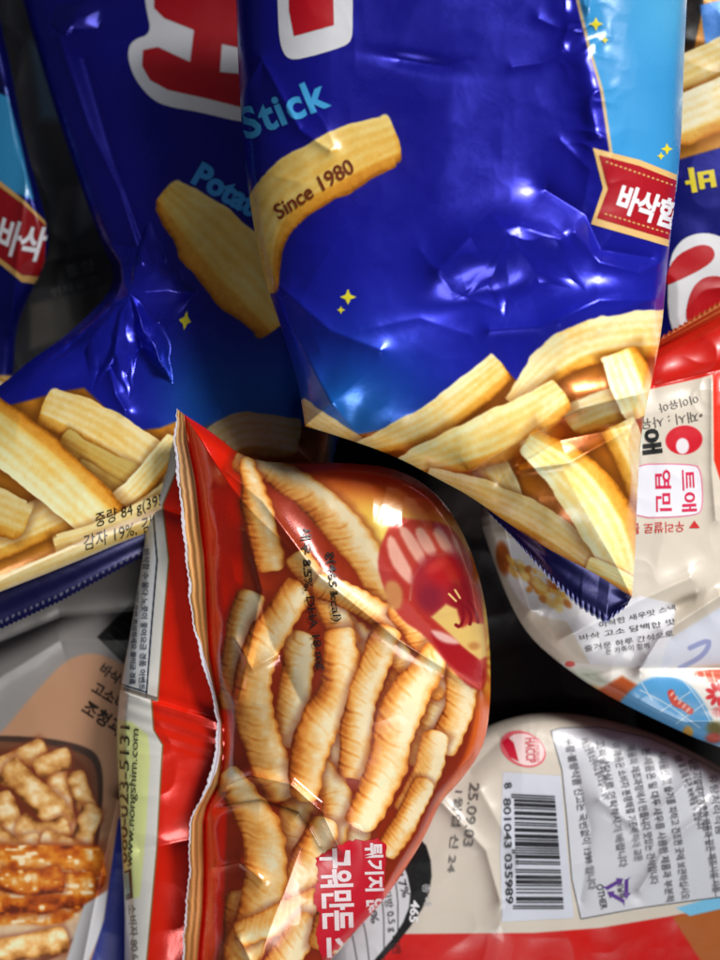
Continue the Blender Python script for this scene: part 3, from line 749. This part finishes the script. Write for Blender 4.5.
# --- its back side, seen left of the standing end seal
def exb(x, y, d):
    yf = 690 + .31 * (x - 120)                    # overlap of the long back seal
    h = 0.0030 * sm(yf - 1.5, yf + 2.0, y) - .0014 * sm(yf + 4, yf + 60, y)
    h = h + .00018 * np.sin((y - yf) / 2.3) * sm(yf + 3, yf + 8, y) * (1 - sm(yf + 32, yf + 50, y))
    h = h + crease(x, y, [(120, 690), (150, 703), (215, 720)], 4, .0012)
    h = h + .0022 * crumple(x, y, 91, 90) - crease(x, y, [(150, 505), (178, 515), (215, 512)], 7, .004)
    return h - crease(x, y, [(140, 850), (215, 835)], 10, .003) - crease(x, y, [(206, 560), (214, 660)], 12, .003)
SB = Film([(172, 440, 1), (164, 458), (150, 500), (143, 555), (134, 610), (124, 668), (118, 700), (116, 745), (119, 790), (122, 850), (125, 910), (124, 1050, 1), (270, 1050, 1), (260, 700), (226, 440, 1)], 0.066, gy=-.00004, cy=700, T=0.010, R=45, extra=exb)
def yfold(x): return 690 + .31 * (x - 120)
def paint(c):
    c.fill((238, 36, 10))
    i = np.arange(len(c.x)); up = c.y < yfold(c.x)
    ys = [430, 460, 500, 510, 560, 620, 690, 720, 740, 790, 830, 900, 1060]
    edge = np.where(up, np.interp(c.y, [430, 470, 505, 515, 560, 620, 700, 730], [180, 176, 162, 163, 168, 163, 157, 155]), np.interp(c.y, [690, 730, 745, 760, 850, 960, 1060], [150, 153, 162, 161, 156, 146, 140]))
    e = c.x - edge
    c.mix(i, (150, 110, 62), 1 - sm(-.8, .8, e - 1.6)); c.mix(i, (222, 220, 214), 1 - sm(-.6, .6, e))
    # dark frame of the upper text panel
    fr = np.interp(c.y, [430, 470, 512, 560, 620, 686, 700], [170, 164, 153, 157, 152, 147, 146])
    c.mix(i, (228, 230, 234), (1 - sm(-.5, .5, c.x - fr)) * (up & (c.y < 688 + .3 * (c.x - 120))))
    c.mix(i, (44, 52, 70), (1 - sm(.5, 1.3, np.abs(c.x - fr))) * up)
    c.mix(i, (44, 52, 70), (1 - sm(.5, 1.3, np.abs(c.y - (yfold(c.x) - 6)))) * (c.x < fr))
    c.mix(i, (104, 96, 88), .9 * sm(-5, -4, c.y - yfold(c.x)) * up * (e < 0))
    # yellow telephone field below the fold
    c.poly([(100, 716), (132, 722), (148, 735), (150, 760), (146, 830), (140, 896), (136, 898), (100, 898)], (226, 233, 158), 2)
SB.build('back_panel', RED_FILM, t, paint)
pt = []
pt.append(lettering2d('바삭함 수 물다 노릇이 좋아요금 경품 이벤트', (143, 549), (138.5, 690), 7, bold=.01))
pt.append(lettering2d('내용물 품질 유의 주의하세요 물이금 경품', (133, 570), (129.5, 684), 6, bold=.02))
P, T = merge(pt); ink(SB, 'lettering', P, T, (64, 76, 96), t, .0002)
P, T = merge([lettering2d('080-023-5131', (127, 864), (130, 727), 10, bold=.004, shear=.1), lettering2d('www.nongshim.com', (134.5, 868), (141, 730), 9.5, bold=.0, shear=.1)])
ink(SB, 'lettering', P, T, (44, 50, 36), t, .0004, L=1.1)
lettering(SB, '소비자 80.6', (127, 905), (131, 960), 9, (120, 116, 112), t)
pb = patch(SB, 'screen_icon', [(121, 872), (131, 869), (133, 898), (122, 902)], (26, 26, 26), t, .00012)
patch(SB, 'icon_face', [(120, 876), (128.5, 872), (130, 893), (121, 896)], (150, 196, 190), pb, .0002)

# --- its front, right of the seal
seal_edge = [(178, 409), (173, 438), (177, 470), (182, 520), (186, 560), (191, 610), (200, 655), (210, 690), (217, 722), (216, 752), (208, 784), (197, 806), (190, 822), (189, 870), (186, 910), (182, 960), (178, 1050)]
seal_in = [(185, 415), (188, 440), (197, 480), (201, 520), (206, 560), (208, 610), (210, 655), (216, 690), (223, 722), (224, 752), (219, 784), (207, 806), (204, 822), (205, 870), (204, 910), (199, 960), (196, 1050)]
def exf(x, y, d):
    h = 0.0016 * crumple(x, y, 101, 110)
    h = h + crease(x, y, [(212, 790), (250, 776), (290, 784), (322, 812), (340, 850)], 5, .006) - crease(x, y, [(216, 808), (260, 800), (300, 812), (320, 846)], 9, .004)
    h = h + crease(x, y, [(226, 470), (262, 500), (318, 575), (400, 640), (480, 690)], 9, .0042) - crease(x, y, [(248, 560), (270, 640), (300, 700)], 12, .002)
    h = h + crease(x, y, [(246, 530), (262, 590), (250, 650), (238, 700)], 8, .003) + crease(x, y, [(212, 868), (240, 862), (262, 880)], 5, .003)
    h = h + crease(x, y, [(240, 940), (250, 960), (246, 990)], 5, .003) + crease(x, y, [(236, 640), (252, 668), (275, 655)], 5, .003)
    h = h + .0010 * crumple(x, y, 103, 46, 2, .05) * (.3 + np.exp(-d / 40))
    u = x - np.interp(y, [409, 480, 560, 655, 722, 784, 822, 960, 1050], [185, 197, 206, 210, 223, 219, 204, 199, 196])
    h = h + .0003 * np.sin(u / 1.9) * np.exp(-np.maximum(u, 0) / 10)
    h = h + .0016 * np.sin(y / 13 + 2.2 * vnoise(y / 40, x / 80, 3)) * np.exp(-np.maximum(u, 0) / 22)
    return h
SF = Film([(185, 415, 1), (212, 432), (246, 460), (300, 464), (345, 462), (400, 468), (440, 495), (468, 540), (486, 600), (491, 660), (490, 715), (482, 752), (460, 782), (440, 802), (429, 828), (414, 856), (386, 898), (350, 938), (318, 976), (290, 1050, 1)] + [(a, b, 1) if k == 0 else (a, b) for k, (a, b) in enumerate(seal_in[::-1][:-1])], 0.0792, gy=-.00004, cy=700, T=0.024, R=120, pw=.7, extra=exf)
def paint(c):
    c.fill((238, 36, 8))
    i = np.arange(len(c.x))
    # sunburst behind the emblem
    ang = np.arctan2(c.y - 660, c.x - 470)
    ray = .5 + .5 * np.sin(ang * 14)
    pz = [(240, 455), (320, 452), (420, 460), (520, 560), (520, 760), (440, 820), (360, 690), (320, 560)]
    d = sd_poly(c.x, c.y, pz); a = sm(-6, 14, d)
    gold = np.stack([205 + 20 * ray, 120 + 60 * ray, 46 + 24 * ray], 1)
    c.C = c.C * (1 - a[:, None]) + gold * a[:, None]
    c.mix(i, (214, 50, 20), .9 * (1 - sm(476, 520, c.y + .25 * (380 - c.x))) * (c.x > 262))
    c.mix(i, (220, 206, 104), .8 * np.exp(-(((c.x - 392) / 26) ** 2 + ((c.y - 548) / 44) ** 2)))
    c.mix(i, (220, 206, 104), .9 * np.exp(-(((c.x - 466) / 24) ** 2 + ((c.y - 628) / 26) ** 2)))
    c.mix(i, (232, 96, 28), .9 * sm(660, 720, c.y) * sm(425, 450, c.x + .25 * (c.y - 700)))
    pile = [(238, 470), (262, 468), (330, 530), (392, 590), (440, 650), (476, 690), (470, 752), (436, 800), (420, 840), (350, 935), (300, 1060), (222, 1060), (226, 780), (246, 640)]
    c.poly(pile, (158, 48, 20), 3, smooth=2)
    K_ = 'prawn'
    for q, (a_, b_, m_) in enumerate((((250, 600), (236, 700), (244, 640)), ((300, 640), (286, 740), (290, 690)), ((352, 650), (330, 760), (340, 700)), ((400, 680), (372, 770), (384, 720)), ((300, 790), (300, 870), (296, 830)),
                                      ((360, 820), (330, 900), (340, 860)), ((330, 610), (372, 650), (350, 630)), ((440, 690), (420, 760), (430, 720)), ((276, 860), (270, 940), (280, 900)), ((240, 900), (226, 980), (236, 940)), ((420, 640), (460, 680), (440, 655)))):
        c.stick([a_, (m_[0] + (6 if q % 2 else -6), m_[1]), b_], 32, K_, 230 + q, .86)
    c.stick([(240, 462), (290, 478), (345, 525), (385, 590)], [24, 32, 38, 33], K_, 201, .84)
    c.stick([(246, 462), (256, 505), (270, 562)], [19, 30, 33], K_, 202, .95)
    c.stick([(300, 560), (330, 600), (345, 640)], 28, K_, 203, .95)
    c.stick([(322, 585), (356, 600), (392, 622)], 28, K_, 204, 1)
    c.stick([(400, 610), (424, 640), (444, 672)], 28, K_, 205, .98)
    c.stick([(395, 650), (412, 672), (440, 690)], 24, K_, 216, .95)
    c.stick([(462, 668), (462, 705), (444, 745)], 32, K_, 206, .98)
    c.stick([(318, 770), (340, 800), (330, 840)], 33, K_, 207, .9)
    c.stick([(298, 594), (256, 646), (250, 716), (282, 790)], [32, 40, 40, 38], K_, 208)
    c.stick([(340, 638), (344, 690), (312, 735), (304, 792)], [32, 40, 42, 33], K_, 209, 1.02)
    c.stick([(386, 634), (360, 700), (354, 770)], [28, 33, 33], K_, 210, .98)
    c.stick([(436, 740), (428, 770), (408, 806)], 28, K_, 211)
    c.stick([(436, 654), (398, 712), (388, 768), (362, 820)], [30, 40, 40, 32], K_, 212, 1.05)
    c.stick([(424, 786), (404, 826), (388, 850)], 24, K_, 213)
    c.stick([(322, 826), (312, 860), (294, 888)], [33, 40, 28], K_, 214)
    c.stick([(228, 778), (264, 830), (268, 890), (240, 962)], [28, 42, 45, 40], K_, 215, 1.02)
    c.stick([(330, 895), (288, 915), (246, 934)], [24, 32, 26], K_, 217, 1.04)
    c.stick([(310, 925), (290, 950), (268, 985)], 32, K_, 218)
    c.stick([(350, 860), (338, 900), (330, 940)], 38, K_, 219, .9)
    # prawn emblem: striped red tail fan curling over a round head with feelers
    def R(q, col, s_=1.0, al=.86): c.poly(q, col, s_ * 1.8, al, 2)
    R([(394, 515), (400, 518), (446, 522), (462, 540), (476, 572), (482, 600), (486, 640), (488, 690), (470, 690), (440, 656), (424, 634), (400, 620), (384, 590), (375, 558)], (186, 44, 44), 1.2)
    for q in ([(386, 540), (392, 534), (402, 552), (414, 574), (412, 586), (402, 578), (390, 562)], [(397, 528), (404, 525), (416, 538), (428, 560), (424, 570), (412, 556)], [(414, 530), (422, 526), (432, 540), (438, 554), (430, 558), (420, 546)], [(432, 530), (440, 526), (450, 540), (456, 556), (447, 556), (438, 544)], [(450, 534), (456, 536), (464, 556), (466, 572), (458, 560)]):
        c.poly(q, (220, 168, 150), 2.4, .9, 1)
    c.stroke(spline([(410, 600), (412, 578), (426, 560), (446, 552), (464, 562), (474, 584)], 20), 2.2, (206, 140, 120), 1.5, .6)
    c.ell(442, 586, 29, 33, (158, 34, 48), -20, .2, .85); c.ell(450, 570, 20, 15, (182, 24, 30), -20, .6, .9); c.ell(430, 598, 11, 13, (120, 28, 52), 0, .7, .6)
    c.ell(462, 600, 12, 20, (140, 18, 30), -12, .4, .8); c.ell(436, 566, 10, 5, (206, 60, 54), -30, .7, .7)
    c.poly([(431, 617), (446, 604), (457, 609), (462, 628), (472, 622), (484, 624), (487, 656), (480, 660), (468, 652), (450, 634)], (216, 198, 112), 2.2, .85)
    for q in ([(456, 600), (466, 606), (472, 616), (470, 624)], [(462, 604), (464, 618), (460, 628), (456, 625)], [(468, 600), (476, 612), (478, 622)]): c.stroke(spline(q, 10), 3.4, (134, 18, 30), .8)
    c.stroke([(449, 594), (456, 601)], 2.0, (226, 190, 120), .6); c.stroke([(455, 590), (460, 598)], 2.0, (226, 190, 120), .6)
    R([(384, 582), (396, 580), (404, 592), (400, 612), (386, 606)], (196, 140, 84), 1.6)
    R([(426, 628), (446, 636), (478, 658), (486, 674), (478, 686), (446, 662)], (166, 20, 30), 1)
    R([(428, 629), (444, 632), (460, 642), (456, 645), (440, 642)], (222, 190, 180), 1.4)
    c.ell(474, 646, 6, 4, (190, 130, 70), 0, .6)
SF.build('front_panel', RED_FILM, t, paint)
Film(SF.out + [], 0.0790, gy=-.00004, cy=700, T=.02, R=95, smooth=0).build('underside', RED_FILM, t, lambda c: c.fill((216, 30, 14)), under=True, Tb=.016)
def sealcol(U, W, X, Y):
    g = (.5 + .5 * np.sin(W * 17 + 2.5 * U + 1.5 * vnoise(U * 14, W * 2, 5))) * (.5 + .9 * vnoise(U * 9, W * 5, 6))
    c = np.stack([142 + 84 * g, 100 + 74 * g, 52 + 58 * g], 1)
    c = c * (1 - .25 * np.exp(-((U - .08) / .07) ** 2))[:, None] + np.array([24, 24, 26.]) * np.exp(-((U - .08) / .07) ** 2)[:, None]
    rim = .94 - .45 * sm(.33, .42, U) * (1 - sm(.55, .62, U)) - .10 * vnoise(U * 40, U * 0, 8)
    c = np.where((W > rim)[:, None], (206, 210, 222.), c)
    return np.where((W < .10)[:, None], (206, 40, 22.), c)
def seal_wave(A): return 0.0794 - .00004 * (A[:, 1] - 700)
SE = resample(seal_edge, 260); SE[:, 0] += 1.6 * (vnoise(SE[:, 1] / 17, SE[:, 1] * 0, 4) - .5) + 1.0 * (vnoise(SE[:, 1] / 5, SE[:, 1] * 0, 9) - .5)
zo_ = np.interp(SE[:, 1], [409, 520, 700, 800, 1050], [.0975, .0935, .0865, .0835, .0765]) + .0035 * (vnoise(SE[:, 1] / 38, SE[:, 1] * 0, 14) - .5)
strip('end_seal', seal_in, SE, lambda x, y: 0.0794 - .00004 * (y - 700), zo_, film('gold_foil_film', .3, .26, .5), t, sealcol, n=520, m=34, teeth=1, tooth=(7, .9), crimp=(3, .0003))
P, T = merge([lettering2d('새우 8.5%, DHA 18 mg', (299, 528), (316, 670), 12.5, bold=.014, bow=-4), lettering2d('g(465 kcal)', (326, 552), (331, 622), 11, bold=.014, bow=-2)])
ink(SF, 'lettering', P, T, (24, 14, 10), t, .0006, L=1.0)
rg = random.Random(3); bb = []
core = [(316, 858), (345, 842), (376, 838), (387, 846), (384, 870), (384, 905), (360, 930), (340, 948), (322, 960), (316, 935), (320, 915), (312, 900), (318, 880)]
for p in resample(core + core[:1], 90)[:-1]: bb.append((p[0] + rg.uniform(-1.4, 1.4), p[1] + rg.uniform(-1.6, 1.6)))
rl = patch(SF, 'slogan_label', bb, (206, 22, 44), t, .00012)
P, T = merge([lettering2d('구워만든 스', (319, 849), (323, 958), 33, bold=.035), lettering2d('튀기지 않', (364, 843), (366, 915), 19, bold=.035)])
ink(SF, 'lettering', P, T, (244, 226, 230), rl, .00022)

# ================================================================== large blue bag on top
t = thing('snack_bag', 'large blue potato bag on top of the heap, its serrated bottom seal showing', 'snack bag', 460, 250, 0, GROUP)
def exa(x, y, d):
    h = 0.0016 * crumple(x, y, 111, 170, 2, .12)
    # broad dents of the film over the sticks inside
    h = h + bump(x, y, 500, 250, 70, 34, -25, .0045) - bump(x, y, 470, 300, 60, 20, -20, .003) + bump(x, y, 590, 320, 70, 26, -20, .004)
    h = h + crease(x, y, [(440, 268), (470, 236), (520, 226), (560, 240)], 16, .003) + crease(x, y, [(490, 330), (540, 326), (600, 300), (655, 300)], 14, .003)
    h = h - crease(x, y, [(545, 190), (585, 215), (600, 250), (650, 258)], 14, .004) + crease(x, y, [(575, 232), (600, 262), (640, 272), (662, 262)], 9, .003)
    h = h - bump(x, y, 415, 62, 40, 8, 10, .0016) + crease(x, y, [(238, 100), (262, 60), (300, 130), (330, 150)], 7, .002)
    # crumpled strip beside the pale panel
    h = h + (.0045 * crumple(x, y, 115, 34, 2) ) * np.exp(-((x - (590 + .14 * (y - 60))) / 20) ** 2) * sm(-40, 20, y) * (1 - sm(150, 210, y))
    # fold across the printed sticks at lower right
    h = h + crease(x, y, [(470, 470), (520, 440), (580, 408), (645, 392)], 12, .009) - crease(x, y, [(500, 476), (560, 440), (640, 424)], 14, .005)
    h = h + crease(x, y, [(520, 470), (570, 462), (610, 440), (640, 420)], 4, .003) + crease(x, y, [(640, 400), (628, 440), (634, 500)], 6, .004)
    h = h + crease(x, y, [(276, 300), (330, 400), (360, 440)], 12, .003) + crease(x, y, [(262, 272), (330, 330), (380, 350)], 12, .0025)
    s = -(x - 470) * .53 + (y - 496) * .85   # distance towards the bottom seal
    for q, w_, a_ in (([(512, 67), (540, 63), (562, 52)], 3, .0016), ([(538, 18), (556, 27)], 3, .0014), ([(300, 96), (322, 120), (336, 150)], 3, .0010), ([(420, 250), (452, 292), (500, 310)], 4, .0012),
                     ([(360, 330), (420, 318), (470, 335)], 5, .0012), ([(640, 290), (600, 296), (560, 322)], 4, .0014), ([(400, 60), (440, 66), (470, 60)], 5, -.0012), ([(252, 190), (274, 176), (300, 182)], 3, .0008),
                     ([(560, 140), (590, 170), (585, 200)], 4, .0014), ([(330, 250), (300, 300), (320, 350)], 5, .0012), ([(650, 300), (620, 310), (600, 330)], 3, .0012)):
        h = h + crease(x, y, q, w_ * 1.8, a_ * .5)
    wx = x + 7 * (vnoise(x / 22, y / 22, 87) - .5); wy = y + 7 * (vnoise(x / 22, y / 22, 88) - .5)
    h = h + fan(wx, wy, (512, 236, .0026), [(440, 262, 0), (452, 300, -.001), (486, 286, .001), (505, 316, -.001), (540, 282, .001), (585, 290, -.001), (566, 240, .001), (548, 216, -.0005), (490, 214, 0)])
    h = h + .0007 * crumple(x, y, 131, 48, 2, .06) * (.25 + np.exp(-d / 45))
    return h + .0012 * np.sin((x * .85 + y * .53) / 8 + 3 * vnoise(x / 60, y / 60, 9)) * sm(-55, 30, s)
AO = [(225, -150, 1), (232, -60), (236, 0), (238, 60), (241, 120), (249, 200), (262, 272), (282, 330), (299, 385), (305, 426, 1), (350, 440), (395, 456), (440, 480), (470, 496), (500, 518), (545, 548), (600, 576), (632, 598, 1), (635, 560), (637, 500), (641, 430), (654, 372), (662, 330), (666, 280), (670, 240), (677, 190), (682, 130), (684, 60), (687, 0), (694, -150, 1)]
SA = Film(AO, 0.102, T=0.027, R=95, extra=exa)
def paint(c):
    c.fill((30, 30, 172))
    i = np.arange(len(c.x))
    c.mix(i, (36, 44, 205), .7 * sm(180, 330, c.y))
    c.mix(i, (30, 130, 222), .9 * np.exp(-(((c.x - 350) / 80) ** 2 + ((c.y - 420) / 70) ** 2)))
    pan = [(574, -160), (576, 0), (588, 50), (600, 90), (606, 130), (612, 170), (760, 220), (760, -160)]
    c.poly(pan, (204, 176, 130), .8); c.poly([(p[0] + 3.2, p[1]) for p in pan], (58, 150, 212), .8)
    c.mix(i, (110, 200, 240), .5 * sm(600, 680, c.x) * (1 - sm(0, 90, c.y)) * (c.x > 606))
    c.poly([(300, 410), (330, 424), (352, 436), (372, 432), (420, 420), (500, 362), (515, 380), (532, 388), (560, 350), (610, 326), (668, 314), (668, 620), (470, 520), (300, 450)], (196, 112, 24), 1.2)
    c.mix(i, (150, 58, 16), .75 * np.exp(-(((c.x - 560) / 60) ** 2 + ((c.y - 425) / 26) ** 2)))
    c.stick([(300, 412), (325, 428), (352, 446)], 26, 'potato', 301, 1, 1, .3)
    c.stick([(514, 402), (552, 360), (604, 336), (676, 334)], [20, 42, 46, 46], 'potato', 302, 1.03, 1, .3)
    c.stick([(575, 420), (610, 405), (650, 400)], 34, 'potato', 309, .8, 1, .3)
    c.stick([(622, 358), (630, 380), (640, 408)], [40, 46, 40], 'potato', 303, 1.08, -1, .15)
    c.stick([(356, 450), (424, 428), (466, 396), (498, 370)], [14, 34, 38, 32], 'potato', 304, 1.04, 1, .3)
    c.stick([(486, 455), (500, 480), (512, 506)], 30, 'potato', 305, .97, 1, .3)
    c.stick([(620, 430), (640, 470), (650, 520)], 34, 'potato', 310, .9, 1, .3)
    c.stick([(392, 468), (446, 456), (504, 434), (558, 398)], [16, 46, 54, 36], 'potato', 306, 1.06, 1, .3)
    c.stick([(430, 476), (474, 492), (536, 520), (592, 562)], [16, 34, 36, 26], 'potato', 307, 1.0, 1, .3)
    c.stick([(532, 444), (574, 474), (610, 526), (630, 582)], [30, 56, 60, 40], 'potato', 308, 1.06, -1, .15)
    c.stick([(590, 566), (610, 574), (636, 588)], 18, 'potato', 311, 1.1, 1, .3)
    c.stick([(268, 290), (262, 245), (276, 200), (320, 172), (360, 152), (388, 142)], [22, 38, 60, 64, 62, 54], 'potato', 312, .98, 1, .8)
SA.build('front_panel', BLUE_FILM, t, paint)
SA.build('back_panel', BLUE_FILM, t, lambda c: c.fill((24, 22, 132)), under=True)
strip('bottom_seal', [(480, 500), (500, 515), (545, 545), (600, 573), (632, 596)], [(490, 514), (512, 536), (552, 580), (580, 606), (606, 622), (628, 604)],
      [.1012, .1012], [.095, .093, .093, .095], BLUE_FILM, t, lambda U, W, X, Y: np.where((W > .97)[:, None], (150, 160, 200.), (16, 16, 88.)), m=40, teeth=1, tooth=(6.5, 3.0), crimp=(2, .00012))
lg = patch(SA, 'brand_logo', smooth_poly([(248, -90), (276, -60), (278, 20), (280, 44), (286, 58), (298, 60), (340, 48), (351, 42), (353, 28), (352, -90)], 2), (228, 228, 234), t, .00012)
patch(SA, 'logo_letter', [(288, -90), (289, 10), (294, 36), (334, 25), (331, -90)], (188, 12, 30), lg, .00022)
lettering(SA, 'Stick', (247, 141), (332, 106), 33, (70, 170, 232), t, bold=.03, spacing=1.1)
lettering(SA, 'Since 1980', (279, 221), (356, 172), 16, (116, 48, 20), t, bold=.02, bow=1, shear=.1)
rb = patch(SA, 'ribbon_label', [(593, 148), (640, 160), (700, 184), (700, 256), (650, 241), (591, 224), (603, 188)], (226, 186, 120), t, .00012)
patch(SA, 'ribbon_face', [(599, 155), (640, 166), (700, 190), (700, 249), (650, 234), (597, 218), (608, 189)], (168, 20, 34), rb, .0002)
P, T = merge([lettering2d('바삭함', (614, 211), (674, 231), 30, bold=.04)]); ink(SA, 'lettering', P, T, (236, 236, 242), rb, .0003, clip=.05)
dots = []
for a_, b_ in (((607, 162), (690, 191)), ((606, 214), (690, 240))):
    for f in np.linspace(0, 1, 19):
        x = a_[0] + (b_[0] - a_[0]) * f; y = a_[1] + (b_[1] - a_[1]) * f
        dots.append(([(x - 1.2, y - 1), (x + 1.2, y - .4), (x + 1.2, y + 1), (x - 1.2, y + .4)], [(0, 1, 2), (0, 2, 3)]))
P, T = merge(dots); ink(SA, 'stitching', P, T, (222, 176, 110), rb, .00028)
def sparkle(x, y, r):
    return [(x + (r if k % 2 == 0 else r * .42) * math.sin(k * math.pi / 4), y - (r if k % 2 == 0 else r * .42) * math.cos(k * math.pi / 4)) for k in range(8)]
for x, y, r in ((596, 24, 7), (605, 40, 4), (667, 149, 6), (661, 156, 4), (348, 297, 8), (341, 310, 4)):
    patch(SA, 'sparkle_mark', sparkle(x, y, r), (228, 216, 50), t, .0002)

bpy.context.view_layer.update()
